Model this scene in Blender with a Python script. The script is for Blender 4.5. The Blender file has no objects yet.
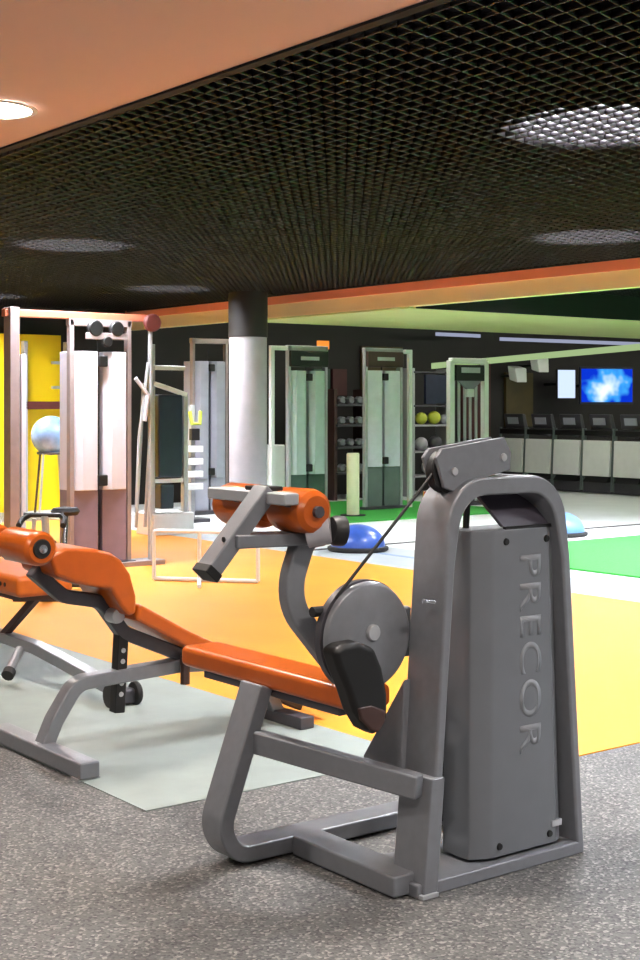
import bpy, bmesh, math, random
import numpy as np
from mathutils import Vector, Matrix, Quaternion

random.seed(7)
sc = bpy.context.scene
COL = sc.collection
# ---------------------------------------------------------------- survey
# The room's own axes: x and y follow the walls, z is up.  The camera stands
# at the origin, 1.5 m up, turned 37.2 degrees from the y axis.
YAW = math.radians(37.2)
CA, SA = math.cos(YAW), math.sin(YAW)
FPX, HX, HY, EYE = 1400.0, 320.0, 405.0, 1.5

def W(X, Y, z=0.0):
    """lateral X, depth Y as surveyed from the camera -> room point"""
    return Vector((CA * X + SA * Y, -SA * X + CA * Y, z))
def D(px, py, Y):
    return W((px - HX) / FPX * Y, Y, EYE - (py - HY) / FPX * Y)
def F(px, py, z=0.0):
    Y = FPX * (EYE - z) / (py - HY)
    return W((px - HX) / FPX * Y, Y, z)
def PY(px, py, y):
    k = (px - HX) / FPX
    return D(px, py, y / (CA - SA * k))
def PX(px, py, x):
    k = (px - HX) / FPX
    return D(px, py, x / (SA + CA * k))

# ---------------------------------------------------------------- materials
def lin(c):
    r = []
    for v in c:
        v = v / 255.0
        r.append(v / 12.92 if v <= 0.04045 else ((v + 0.055) / 1.055) ** 2.4)
    return tuple(r) + (1.0,)

M = {}
def mat(name, c, rough=0.5, metal=0.0, var=0.06, scale=9.0, bump=0.0, bscale=80.0, coat=0.0, spec=0.5):
    m = bpy.data.materials.new(name); m.use_nodes = True
    nt = m.node_tree; b = nt.nodes['Principled BSDF']
    b.inputs['Roughness'].default_value = rough
    b.inputs['Metallic'].default_value = metal
    b.inputs['Specular IOR Level'].default_value = spec
    b.inputs['Coat Weight'].default_value = coat
    tc = nt.nodes.new('ShaderNodeTexCoord')
    n = nt.nodes.new('ShaderNodeTexNoise'); n.inputs['Scale'].default_value = scale
    n.inputs['Detail'].default_value = 4
    nt.links.new(tc.outputs['Object'], n.inputs['Vector'])
    r = nt.nodes.new('ShaderNodeValToRGB')
    L = lin(c)
    r.color_ramp.elements[0].position = 0.3; r.color_ramp.elements[1].position = 0.7
    r.color_ramp.elements[0].color = tuple(v * (1 - var) for v in L[:3]) + (1,)
    r.color_ramp.elements[1].color = tuple(min(1, v * (1 + var)) for v in L[:3]) + (1,)
    nt.links.new(n.outputs['Fac'], r.inputs['Fac'])
    nt.links.new(r.outputs['Color'], b.inputs['Base Color'])
    if bump:
        n2 = nt.nodes.new('ShaderNodeTexNoise'); n2.inputs['Scale'].default_value = bscale
        nt.links.new(tc.outputs['Object'], n2.inputs['Vector'])
        bp = nt.nodes.new('ShaderNodeBump'); bp.inputs['Strength'].default_value = bump
        bp.inputs['Distance'].default_value = 0.01
        nt.links.new(n2.outputs['Fac'], bp.inputs['Height'])
        nt.links.new(bp.outputs['Normal'], b.inputs['Normal'])
    M[name] = m
    return m

def speckle(name, base, light, dark, scale=140.0, rough=0.75, big=0.12):
    """granulated rubber: small light and dark grains over a base tone"""
    m = bpy.data.materials.new(name); m.use_nodes = True
    nt = m.node_tree; b = nt.nodes['Principled BSDF']; b.inputs['Roughness'].default_value = rough
    tc = nt.nodes.new('ShaderNodeTexCoord')
    v = nt.nodes.new('ShaderNodeTexVoronoi'); v.inputs['Scale'].default_value = scale
    nt.links.new(tc.outputs['Object'], v.inputs['Vector'])
    sep = nt.nodes.new('ShaderNodeSeparateColor'); nt.links.new(v.outputs['Color'], sep.inputs['Color'])
    r = nt.nodes.new('ShaderNodeValToRGB'); cr = r.color_ramp
    cr.elements[0].position = 0.0; cr.elements[0].color = lin(dark)
    cr.elements[1].position = 1.0; cr.elements[1].color = lin(light)
    e = cr.elements.new(0.35); e.color = lin(base)
    e = cr.elements.new(0.75); e.color = lin(base)
    nt.links.new(sep.outputs[0], r.inputs['Fac'])
    n = nt.nodes.new('ShaderNodeTexNoise'); n.inputs['Scale'].default_value = 2.5
    nt.links.new(tc.outputs['Object'], n.inputs['Vector'])
    mr = nt.nodes.new('ShaderNodeMapRange'); mr.inputs['From Min'].default_value = 0.3; mr.inputs['From Max'].default_value = 0.7
    mr.inputs['To Min'].default_value = 1 - big; mr.inputs['To Max'].default_value = 1 + big
    nt.links.new(n.outputs['Fac'], mr.inputs['Value'])
    mx = nt.nodes.new('ShaderNodeMix'); mx.data_type = 'RGBA'; mx.blend_type = 'MULTIPLY'
    mx.inputs['Factor'].default_value = 1.0
    nt.links.new(r.outputs['Color'], mx.inputs['A']); nt.links.new(mr.outputs['Result'], mx.inputs['B'])
    nt.links.new(mx.outputs['Result'], b.inputs['Base Color'])
    bp = nt.nodes.new('ShaderNodeBump'); bp.inputs['Strength'].default_value = 0.25; bp.inputs['Distance'].default_value = 0.004
    nt.links.new(v.outputs['Distance'], bp.inputs['Height']); nt.links.new(bp.outputs['Normal'], b.inputs['Normal'])
    M[name] = m

def emit(name, c, s):
    m = bpy.data.materials.new(name); m.use_nodes = True
    nt = m.node_tree; nt.nodes.clear()
    o = nt.nodes.new('ShaderNodeOutputMaterial'); e = nt.nodes.new('ShaderNodeEmission')
    e.inputs['Color'].default_value = lin(c); e.inputs['Strength'].default_value = s
    nt.links.new(e.outputs[0], o.inputs['Surface']); M[name] = m

mat('machine_grey', (118, 120, 126), 0.3, 0.1, 0.05, 30, 0.06, 400)
mat('machine_dark', (74, 72, 78), 0.42, 0.3, 0.06, 30)
mat('shroud_grey', (106, 109, 114), 0.42, 0.05, 0.03, 12)
mat('lettering_grey', (132, 135, 140), 0.5, 0.0, 0.02, 12)
mat('panel_dark', (70, 66, 76), 0.35, 0.1, 0.05)
mat('black_plastic', (12, 11, 12), 0.5, 0, 0.2, 20)
mat('black_rubber', (26, 25, 26), 0.7, 0, 0.2, 20)
mat('chrome', (205, 207, 212), 0.2, 1.0, 0.03)
mat('orange_vinyl', (182, 84, 16), 0.28, 0, 0.07, 14, 0.05, 300)
mat('orange_vinyl_dull', (186, 90, 20), 0.4, 0, 0.08, 14)
mat('steel_light', (176, 178, 182), 0.35, 0.3, 0.05)
mat('pink_grey', (204, 202, 212), 0.4, 0.0, 0.04)
mat('taupe_frame', (150, 136, 136), 0.4, 0.2, 0.08)
mat('rust_frame', (186, 110, 84), 0.45, 0.1, 0.08)
mat('mauve_panel', (124, 110, 126), 0.35, 0.05, 0.06)
mat('violet_grey', (160, 162, 176), 0.4, 0.1, 0.05)
mat('pale_green_panel', (176, 196, 192), 0.35, 0.1, 0.05)
mat('pale_blue_panel', (226, 226, 242), 0.35, 0.1, 0.05)
mat('smoked_green', (60, 84, 74), 0.3, 0.0, 0.08)
mat('smoked_grey', (96, 108, 106), 0.3, 0.0, 0.08)
mat('navy_panel', (38, 42, 62), 0.3, 0.1, 0.1)
mat('white_paint', (232, 234, 232), 0.45, 0, 0.03)
mat('cream_pad', (226, 228, 188), 0.55, 0, 0.04)
mat('blue_rubber', (58, 92, 176), 0.3, 0, 0.12, 12)
mat('pale_blue_rubber', (104, 146, 206), 0.3, 0, 0.1, 12)
mat('ball_blue', (120, 150, 190), 0.25, 0, 0.35, 6)
mat('yellow_green', (190, 200, 70), 0.5, 0, 0.08)
mat('brown_frame', (66, 44, 40), 0.5, 0.1, 0.12)
mat('maroon', (92, 40, 38), 0.5, 0.1, 0.12)
mat('leaf', (92, 140, 50), 0.5, 0, 0.25, 20)
mat('peach_paint', (206, 172, 158), 0.8, 0, 0.015, 1.5)
mat('cream_paint', (252, 232, 176), 0.75, 0, 0.02, 2)
mat('coral_paint', (232, 140, 104), 0.75, 0, 0.03, 2)
mat('soffit_bounce_green', (184, 188, 126), 0.75, 0, 0.03, 2)  # soffit colour with the turf's green bounce light painted in
mat('mesh_black', (18, 14, 18), 0.5, 0.0, 0.08, 3, spec=.25)
mat('void_black', (9, 8, 9), 0.9, 0, 0.2, 1.2)
mat('wall_dark', (26, 21, 20), 0.6, 0, 0.5, 1.3)
mat('wall_yellow', (250, 212, 10), 0.5, 0, 0.05, 1.0)
mat('wall_olive', (74, 62, 28), 0.6, 0, 0.3, 2)
mat('wall_wine', (78, 40, 40), 0.6, 0, 0.3, 2)
mat('column_grey', (172, 170, 176), 0.75, 0, 0.06, 6, 0.15, 60)
mat('column_black', (22, 18, 18), 0.6, 0, 0.2, 3)
mat('floor_teal', (138, 147, 143), 0.6, 0, 0.06, 5, 0.05, 200)
mat('floor_orange', (228, 143, 33), 0.6, 0, 0.06, 1.4, 0.04, 200)
mat('floor_pale', (228, 232, 232), 0.4, 0, 0.04, 2)
mat('floor_grey', (172, 178, 182), 0.45, 0, 0.05, 2)
mat('line_blue', (128, 152, 186), 0.5, 0, 0.05, 2)
mat('floor_turf', (52, 160, 58), 0.8, 0, 0.14, 40, 0.3, 300)
speckle('floor_rubber', (94, 93, 92), (146, 143, 138), (62, 62, 64), 120)
emit('lamp_warm', (255, 246, 236), 190)
emit('lamp_white', (246, 249, 255), 135)
emit('fill_batten', (255, 250, 244), 15)
emit('led_line', (214, 222, 255), .45)
emit('led_green', (206, 236, 170), .55)
emit('screen_white', (206, 224, 255), 1.1)
emit('sign_orange', (255, 150, 60), 1.0)
# the television picture: a pale cloud on blue
def tv_mat():
    m = bpy.data.materials.new('tv_picture'); m.use_nodes = True
    nt = m.node_tree; nt.nodes.clear()
    o = nt.nodes.new('ShaderNodeOutputMaterial'); e = nt.nodes.new('ShaderNodeEmission')
    tc = nt.nodes.new('ShaderNodeTexCoord'); n = nt.nodes.new('ShaderNodeTexNoise')
    n.inputs['Scale'].default_value = 3.2; n.inputs['Detail'].default_value = 2
    nt.links.new(tc.outputs['Object'], n.inputs['Vector'])
    ln = nt.nodes.new('ShaderNodeVectorMath'); ln.operation = 'LENGTH'
    nt.links.new(tc.outputs['Object'], ln.inputs[0])
    ma = nt.nodes.new('ShaderNodeMath'); ma.operation = 'MULTIPLY_ADD'
    ma.inputs[1].default_value = -1.1
    nt.links.new(ln.outputs['Value'], ma.inputs[0]); nt.links.new(n.outputs['Fac'], ma.inputs[2])
    r = nt.nodes.new('ShaderNodeValToRGB'); cr = r.color_ramp
    cr.elements[0].position = 0.0; cr.elements[0].color = lin((10, 50, 200))
    cr.elements[1].position = 0.5; cr.elements[1].color = lin((235, 250, 255))
    q = cr.elements.new(0.22); q.color = lin((60, 160, 240))
    nt.links.new(ma.outputs[0], r.inputs['Fac'])
    nt.links.new(r.outputs['Color'], e.inputs['Color']); e.inputs['Strength'].default_value = 1.1
    nt.links.new(e.outputs[0], o.inputs['Surface']); M['tv_picture'] = m
tv_mat()

# ---------------------------------------------------------------- mesh building
def fillet(pts, r, n=6):
    pts = [Vector(p) for p in pts]
    if not isinstance(r, (list, tuple)): r = [r] * len(pts)
    out = [pts[0]]
    for i in range(1, len(pts) - 1):
        p, a, b = pts[i], pts[i - 1], pts[i + 1]
        u = (a - p); v = (b - p); lu, lv = u.length, v.length; u.normalize(); v.normalize()
        ang = u.angle(v)
        if ang > math.pi - 0.02 or r[i] <= 0: out.append(p); continue
        t = min(r[i] / math.tan(ang / 2), lu * 0.48, lv * 0.48)
        rr = t * math.tan(ang / 2)
        c = p + (u + v).normalized() * (rr / math.sin(ang / 2))
        s0 = p + u * t - c; s1 = p + v * t - c
        for k in range(n + 1):
            out.append(c + s0.normalized().slerp(s1.normalized(), k / n) * rr)
    out.append(pts[-1])
    return out

class MB:
    def __init__(self): self.v = []; self.f = []
    def add(self, vs, fs):
        k = len(self.v); self.v += [Vector(v) for v in vs]; self.f += [tuple(i + k for i in f) for f in fs]; return self
    def box(self, x0, x1, y0, y1, z0, z1):
        return self.add([(x, y, z) for z in (z0, z1) for y in (y0, y1) for x in (x0, x1)],
                        [(0, 2, 3, 1), (4, 5, 7, 6), (0, 1, 5, 4), (2, 6, 7, 3), (0, 4, 6, 2), (1, 3, 7, 5)])
    def cbox(self, c, s):
        c = Vector(c); return self.box(c.x - s[0] / 2, c.x + s[0] / 2, c.y - s[1] / 2, c.y + s[1] / 2, c.z - s[2] / 2, c.z + s[2] / 2)
    def sweep(self, path, w, h, side, closed=False):
        """flat bar along a path lying in the plane across `side`: w along side, h across it"""
        P = [Vector(p) for p in path]; s = Vector(side).normalized(); n = len(P); rings = []
        for i, p in enumerate(P):
            a = P[(i - 1) % n] if (i > 0 or closed) else None
            b = P[(i + 1) % n] if (i < n - 1 or closed) else None
            t0 = (p - a).normalized() if a is not None else (b - p).normalized()
            t1 = (b - p).normalized() if b is not None else t0
            t = (t0 + t1).normalized(); m = s.cross(t).normalized(); hh = h[i] if isinstance(h, (list, tuple)) else h
            k = 1 / max(0.4, t.dot(t1))
            rings.append([p + s * (w / 2 * e) + m * (hh / 2 * k * g) for e, g in ((-1, -1), (1, -1), (1, 1), (-1, 1))])
        return self.loft(rings, closed)
    def loft(self, rings, closed=False, caps=True):
        k = len(rings[0]); vs = [v for r in rings for v in r]; fs = []
        n = len(rings)
        for i in range(n if closed else n - 1):
            j = (i + 1) % n
            for q in range(k):
                fs.append((i * k + q, i * k + (q + 1) % k, j * k + (q + 1) % k, j * k + q))
        if not closed and caps:
            fs.append(tuple(range(k))[::-1]); fs.append(tuple((n - 1) * k + q for q in range(k)))
        return self.add(vs, fs)
    def tube(self, path, r, n=10, closed=False):
        P = [Vector(p) for p in path]; N = len(P); rings = []
        t = (P[1] - P[0]).normalized()
        up = Vector((0, 0, 1)) if abs(t.z) < 0.9 else Vector((1, 0, 0))
        m = t.cross(up).normalized()
        for i, p in enumerate(P):
            a = P[i - 1] if i > 0 else (P[-1] if closed else p); b = P[(i + 1) % N] if (i < N - 1 or closed) else p
            t2 = (b - a).normalized()
            m = (m - t2 * m.dot(t2)).normalized(); q = t2.cross(m)
            rr = r[i] if isinstance(r, (list, tuple)) else r
            rings.append([p + m * (rr * math.cos(2 * math.pi * j / n)) + q * (rr * math.sin(2 * math.pi * j / n)) for j in range(n)])
        return self.loft(rings, closed)
    def lathe(self, prof, origin, axis=(0, 0, 1), n=24):
        """prof: list of (radius, height along axis)"""
        o = Vector(origin); a = Vector(axis).normalized()
        u = a.orthogonal().normalized(); w = a.cross(u)
        rings = [[o + a * h + (u * math.cos(2 * math.pi * j / n) + w * math.sin(2 * math.pi * j / n)) * max(r, 1e-4) for j in range(n)] for r, h in prof]
        return self.loft(rings)
    def prism(self, poly, ext):
        e = Vector(ext); P = [Vector(p) for p in poly]
        return self.loft([P, [p + e for p in P]])
    def build(self, name, m, parent=None, bevel=0.0, seg=2, sharp=35, origin=None):
        off = Vector((0, 0, 0))
        if parent is not None:
            q = parent
            while q is not None: off += q.location; q = q.parent
        else:
            if origin is None:
                xs = [v.x for v in self.v]; ys = [v.y for v in self.v]; zs = [v.z for v in self.v]
                origin = ((min(xs) + max(xs)) / 2, (min(ys) + max(ys)) / 2, min(zs))
            off = Vector(origin)
        me = bpy.data.meshes.new(name)
        me.from_pydata([tuple(v - off) for v in self.v], [], self.f)
        bm = bmesh.new(); bm.from_mesh(me); bmesh.ops.recalc_face_normals(bm, faces=bm.faces); bm.to_mesh(me); bm.free()
        me.polygons.foreach_set('use_smooth', [True] * len(me.polygons))
        me.set_sharp_from_angle(angle=math.radians(sharp))
        me.materials.append(M[m] if isinstance(m, str) else m)
        o = bpy.data.objects.new(name, me); COL.objects.link(o)
        if parent is not None: o.parent = parent
        else: o.location = off
        if bevel:
            b = o.modifiers.new('bevel', 'BEVEL'); b.width = bevel; b.segments = seg; b.limit_method = 'ANGLE'; b.angle_limit = math.radians(40)
            b.harden_normals = True
        return o

def tag(o, label, cat, group=None):
    o['label'] = label; o['category'] = cat
    if group: o['group'] = group
    return o
def thing(name, label, cat, loc, group=None):
    o = bpy.data.objects.new(name, None); COL.objects.link(o); o.location = loc
    return tag(o, label, cat, group)
def struct(name, mb, m, **k):
    o = mb.build(name, m, **k); o['kind'] = 'structure'; return o
def dup(root, loc, label=None, group=None, rz=0.0):
    r = root.copy(); COL.objects.link(r); r.location = loc; r.rotation_euler = (0, 0, rz)
    if label: r['label'] = label
    if group: r['group'] = group
    for ch in list(root.children):
        c = ch.copy(); COL.objects.link(c); c.parent = r
        for g in list(ch.children):
            d = g.copy(); COL.objects.link(d); d.parent = c
    return r
def ring(c, axis, r, n=24):
    a = Vector(axis).normalized(); u = a.orthogonal().normalized(); w = a.cross(u); c = Vector(c)
    return [c + (u * math.cos(2 * math.pi * j / n) + w * math.sin(2 * math.pi * j / n)) * r for j in range(n)]

# ================================================================ the setting
H = 2.90                      # ceiling
XM0, XM1 = 3.25, 10.42        # the black mesh ceiling runs between these
struct('floor_rubber', MB().box(-6, 32, -8, 22, -0.12, 0.0), 'floor_rubber')
struct('floor_teal', MB().box(2.61, 3.95, 4.5, 18.3, 0.0005, 0.004), 'floor_teal')
struct('floor_orange', MB().box(3.95, 8.35, 4.09, 16.6, 0.0005, 0.005), 'floor_orange')
struct('floor_strip', MB().box(8.35, 9.5, -6, 18.3, 0.0005, 0.004), 'floor_grey')
struct('floor_line', MB().box(8.98, 9.06, -6, 11.4, 0.004, 0.0055), 'line_blue')
struct('floor_pale', MB().box(9.5, 30, 10.5, 18.4, 0.0005, 0.004), 'floor_pale')
struct('floor_seam', MB().box(8.35, 30, 11.5, 11.6, 0.0041, 0.007), 'wall_dark')
struct('floor_turf', MB().box(9.5, 30, -6, 10.5, 0.0005, 0.02), 'floor_turf')
struct('floor_turf_far', MB().box(10.7, 14.2, 13.9, 17.0, 0.0041, 0.02), 'floor_turf')

struct('wall_back', MB().box(-2, 31, 18.5, 18.7, 0, 3.4), 'wall_dark')
struct('wall_left', MB().box(-2, 9.2, 18.28, 18.5, 0, 2.5), 'wall_yellow')
struct('wall_right', MB().box(30, 30.2, -6, 18.5, 0, 3.4), 'wall_dark')
# painted fields on the back wall
for a, b, z0, z1, m in ((17.2, 17.9, 0.9, 2.3, 'wall_wine'), (18.3, 19.0, 1.1, 2.1, 'wall_olive'), (14.9, 15.8, 1.2, 2.5, 'wall_olive'),
                        (22.2, 23.2, 0.4, 2.4, 'wall_wine'), (PY(314, 400, 18.44).x, PY(330, 400, 18.44).x, 1.62, 2.1, 'smoked_green'), (PY(333, 400, 18.44).x, PY(347, 400, 18.44).x, 1.66, 2.1, 'wall_wine')):
    struct('wall_panel', MB().box(a, b, 18.44, 18.5, z0, z1), m)

struct('ceiling_peach', MB().box(-6, XM0 - 0.03, -8, 22, H, H + 0.12), 'peach_paint')
struct('trim_ceiling', MB().box(XM0 - 0.03, XM0 + 0.02, -8, 18.5, H - 0.012, H + 0.1), 'void_black')
struct('trim_mesh', MB().box(XM1 - 0.08, XM1 - 0.04, -8, 18.4, H - 0.012, H + 0.04), 'void_black')
struct('trim_soffit', MB().box(XM1 + .1, 31, 12.0, 12.05, 2.6, 3.4), 'void_black')
struct('ceiling_void', MB().box(XM0, 31, -8, 18.7, 3.42, 3.5), 'void_black')
struct('ceiling_far', MB().box(XM1 + 0.1, 31, 15.3, 18.5, H, H + 0.04), 'void_black')
struct('ceiling_soffit', MB().box(XM1, 31, 12.05, 15.3, 2.6, 3.4), 'soffit_bounce_green')
struct('trim_bulkhead', MB().box(XM1 - 0.02, XM1 + 0.10, -8, 18.5, 2.62, 2.79), 'cream_paint')
struct('trim_cove', MB().box(XM1 - 0.05, XM1 + 0.10, -8, 18.5, 2.79, 2.92), 'coral_paint')

# expanded metal: half-offset zigzag blades that meet and enclose diamonds, laid askew to the walls
def expanded(name, x0, x1, y0, y1, z, LW, SW, bh=0.034, th=0.006, turn=38.0):
    c, sn = math.cos(math.radians(turn)), math.sin(math.radians(turn))
    mx, my = (x0 + x1) / 2, (y0 + y1) / 2; ex, ey = (x1 - x0) / 2, (y1 - y0) / 2
    hu = abs(ex * c) + abs(ey * sn); hv = abs(ex * sn) + abs(ey * c)
    nx = int(2 * hu / (SW / 2)); ny = int(2 * hv / (LW / 2))
    j = np.arange(ny + 1); V = []; Q = []; base = 0
    for i in range(nx):
        zig = np.where((i + j) % 2 == 0, SW / 4 * 0.94, -SW / 4 * 0.94)
        us = -hu + SW / 4 + i * SW / 2 + zig; vs_ = -hv + j * LW / 2
        for sx, dz in ((-th / 2, 0), (th / 2, 0), (th / 2, bh), (-th / 2, bh)):
            u = us + sx
            V.append(np.stack([mx + u * c + vs_ * sn, my - u * sn + vs_ * c, np.full_like(vs_, z + dz)], 1))
        n = ny + 1; a = np.arange(ny)
        for p, q in ((0, 1), (1, 2), (2, 3), (3, 0)):
            Q.append(np.stack([base + p * n + a, base + p * n + a + 1, base + q * n + a + 1, base + q * n + a], 1))
        base += 4 * n
    V = np.concatenate(V).astype(np.float32); Q = np.concatenate(Q).astype(np.int32)
    ok = (V[:, 0] > x0) & (V[:, 0] < x1) & (V[:, 1] > y0) & (V[:, 1] < y1)
    Q = Q[ok[Q].all(1)]
    new = np.full(len(V), -1, np.int32); used = np.unique(Q); new[used] = np.arange(len(used)); V = V[used]; Q = new[Q]
    me = bpy.data.meshes.new(name)
    me.vertices.add(len(V)); me.vertices.foreach_set('co', V.ravel())
    me.loops.add(Q.size); me.loops.foreach_set('vertex_index', Q.ravel())
    me.polygons.add(len(Q)); me.polygons.foreach_set('loop_start', np.arange(0, Q.size, 4, dtype=np.int32))
    me.update(); me.validate()
    me.materials.append(M['mesh_black'])
    o = bpy.data.objects.new(name, me); COL.objects.link(o); o['kind'] = 'structure'
    return o
expanded('ceiling_mesh', XM0 + 0.02, XM1 - 0.05, -3.0, 18.4, H, 0.16, 0.118)
expanded('ceiling_mesh_far', XM1 + 0.1, 20.0, 2.0, 12.0, H, 0.16, 0.118)

# the round column, grey below and black near the ceiling
cc = D(248, 500, 17.45); cc.z = 0
struct('column', MB().lathe([(.235, 0), (.235, 2.34)], cc, n=40), 'column_grey')
struct('column_head', MB().lathe([(.245, 2.34), (.245, H)], cc, n=40), 'column_black')

# lamps ----------------------------------------------------------
def downlight(x, y, label):
    t = thing('ceiling_downlight', label, 'ceiling light', (x, y, H), 'round downlights in the peach ceiling')
    MB().lathe([(.215, -.004), (.215, -.012), (.19, -.012), (.185, -.004)], (x, y, H), n=32).build('rim', 'white_paint', t)
    MB().lathe([(.0, -.006), (.186, -.006), (.186, -.003), (0, -.003)], (x, y, H), n=32).build('diffuser', 'lamp_warm', t)
P0 = F(-9, 108, H)
P0 = D(-9, 108, FPX * (H - EYE) / (HY - 108))
downlight(P0.x, P0.y, 'glowing round downlight in the peach ceiling at upper left')
for k, (dx, dy) in enumerate(((0, -2.6), (0, -5.2), (-2.6, -1.3), (-2.6, -5.2), (0, 2.6))):
    downlight(P0.x + dx, P0.y + dy, 'round downlight of the peach ceiling beyond the edge of the view')
def meshlamp(x, y, label, r=.5):
    t = thing('ceiling_lamp', label, 'ceiling light', (x, y, 2.95), 'lamps hung above the black ceiling mesh')
    MB().lathe([(0, .1), (.2, .1), (r + .03, .03), (r + .03, 0), (r, 0), (r, .02), (0, .02)], (x, y, 2.95), n=24).build('reflector', 'white_paint', t)
    MB().lathe([(0, .016), (r - .02, .016), (r - .02, .006), (0, .006)], (x, y, 2.95), n=24).build('diffuser', 'lamp_white', t)
for px, py, l in ((75, 246, 'lamp glowing through the black mesh ceiling at far left'),
                  (170, 289, 'lamp glowing through the mesh ceiling just left of the column'),
                  (605, 130, 'large lamp glowing through the black mesh ceiling at upper right'),
                  (590, 238, 'lamp glowing through the mesh just above the cream bulkhead at right')):
    p = D(px, py, FPX * (H - EYE) / (HY - py)); meshlamp(p.x, p.y, l)
for x, y in ((5.5, 1.4), (5.5, -1.8), (8.8, 4.6), (8.8, 1.3)):
    meshlamp(x, y, 'lamp above the black mesh ceiling out of view to the right')
for x, y in ((5.4, 16.2), (7.5, 17.0)):  # unseen lamps added to brighten the yellow wall
    meshlamp(x, y, 'added fill lamp above the mesh ceiling left of the view by the yellow wall')
for x, y in ((11.6, 10.9), (12, 9.3), (12, 6.8), (14, 8), (14, 3), (19, 8), (19, 3), (24, 6)):  # unseen lamps added to light the headed towers and the back area
    meshlamp(x, y, 'added unseen fill lamp above the far mesh ceiling over the green turf')
for k in range(7):  # fill battens added out of sight to brighten the back of the room
    x = 10.6 + k * 2.6
    o = MB().box(x, x + 2.0, 15.55, 15.75, H - .06, H - .005).build('ceiling_fill_batten', 'fill_batten')
    tag(o, 'added fill batten hidden behind the soffit', 'ceiling light', 'added fill battens behind the soffit')
def bar_lamp(a, b, m, label, r=.03, name='ceiling_light_rail'):
    o = MB().sweep([a, b], r * 2, r, (0, 0, 1) if abs((Vector(b) - Vector(a)).normalized().z) < .9 else (1, 0, 0)).build(name, m)
    return tag(o, label, 'light')
bar_lamp(D(436, 334, 24), D(480, 336, 24.6), 'led_line', 'short pale light bar on the dark far ceiling')
bar_lamp(D(500, 339, 24), D(640, 344, 25), 'led_line', 'long pale light bar on the dark far ceiling at right')
bar_lamp(D(432, 366, 24.5), D(660, 345, 22), 'led_green', 'long pale green light rail above the treadmills', .05)

# ================================================================ strength machine (front)
yA = 3.825
t = thing('strength_machine', 'large grey strength machine with upright weight tower, round cam and orange pad', 'exercise machine', (2.95, 3.5, 0))
SX = Vector((1, 0, 0)); SY = Vector((0, 1, 0)); SZ = Vector((0, 0, 1))
# base: the post sweeps down into the floor rail, a second rail runs to the tower
top = PY(257, 686, yA); mid = PY(222, 790, yA)
MB().sweep(fillet([(top.x, yA, .575), (2.475, yA, .13), (2.53, yA, .037), (3.05, yA, .037), (3.45, yA, .037)], [0, .16, .12, 0, 0], 7),
           .12, .055, SY).build('seat_post', 'machine_grey', t, bevel=.008)
MB().sweep([(2.80, yA - .06, .037), (2.80, 3.24, .037)], .12, .066, SX).build('floor_rail', 'machine_grey', t, bevel=.008)
MB().sweep([(3.40, yA - .06, .037), (3.40, 3.5, .037)], .1, .06, SX).build('floor_rail', 'machine_grey', t, bevel=.008)
a = Vector((2.60, yA - .03, .40)); b = Vector((2.822, 3.215, .335))
mb = MB().sweep([a, b], .05, .075, SZ.cross(b - a).cross(b - a).cross(b - a))
mb.build('cross_beam', 'machine_grey', t, bevel=.008)
MB().box(2.80, 3.54, 3.20, 3.5, .0, .042).build('tower_base', 'machine_grey', t, bevel=.006)
# the arch that frames the tower
arch = fillet([(2.862, 3.28, 0.0), (2.938, 3.28, 1.0), (2.968, 3.28, 1.243), (3.41, 3.28, 1.243), (3.455, 3.28, 1.0), (3.525, 3.28, .03)], [0, .05, .17, .15, .05, 0], 8)
MB().sweep(arch, .16, [.034 + .024 * min(1, max(0, (p.z - .95) / .26)) for p in arch], SY).build('tower_arch', 'machine_grey', t, bevel=.01, seg=3)
# lower leg of the tower set in front of the arch foot, and its pad
MB().prism([(2.815, 3.19, .012), (2.875, 3.19, .012), (2.905, 3.19, .36), (2.85, 3.19, .36)], (0, .15, 0)).build('tower_leg', 'machine_grey', t, bevel=.006)
MB().box(2.805, 2.872, 3.182, 3.35, 0, .014).build('foot_plate', 'steel_light', t, bevel=.003)
# diagonal gusset between post and cross beam
MB().prism([(2.865, 3.34, .64), (2.855, 3.34, .32), (2.855, 3.53, .32), (2.855, 3.53, .365)], (.045, 0, 0)).build('gusset', 'machine_grey', t, bevel=.005)
# weight shroud, faceted in plan
def shroud_ring(xl, xr, z):
    return [Vector(p) for p in ((xl, 3.385, z), (xl, 3.262, z), (xl + .012, 3.254, z), (xl + .058, 3.231, z), (xl + .075, 3.226, z), (xr - .05, 3.226, z), (xr - .006, 3.25, z), (xr, 3.385, z))]
sh = MB().loft([shroud_ring(3.066, 3.482, .05), shroud_ring(3.068, 3.48, .075), shroud_ring(3.078, 3.442, 1.08), shroud_ring(3.082, 3.436, 1.10)]).build('weight_shroud', 'shroud_grey', t, bevel=.006, sharp=18)
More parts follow.
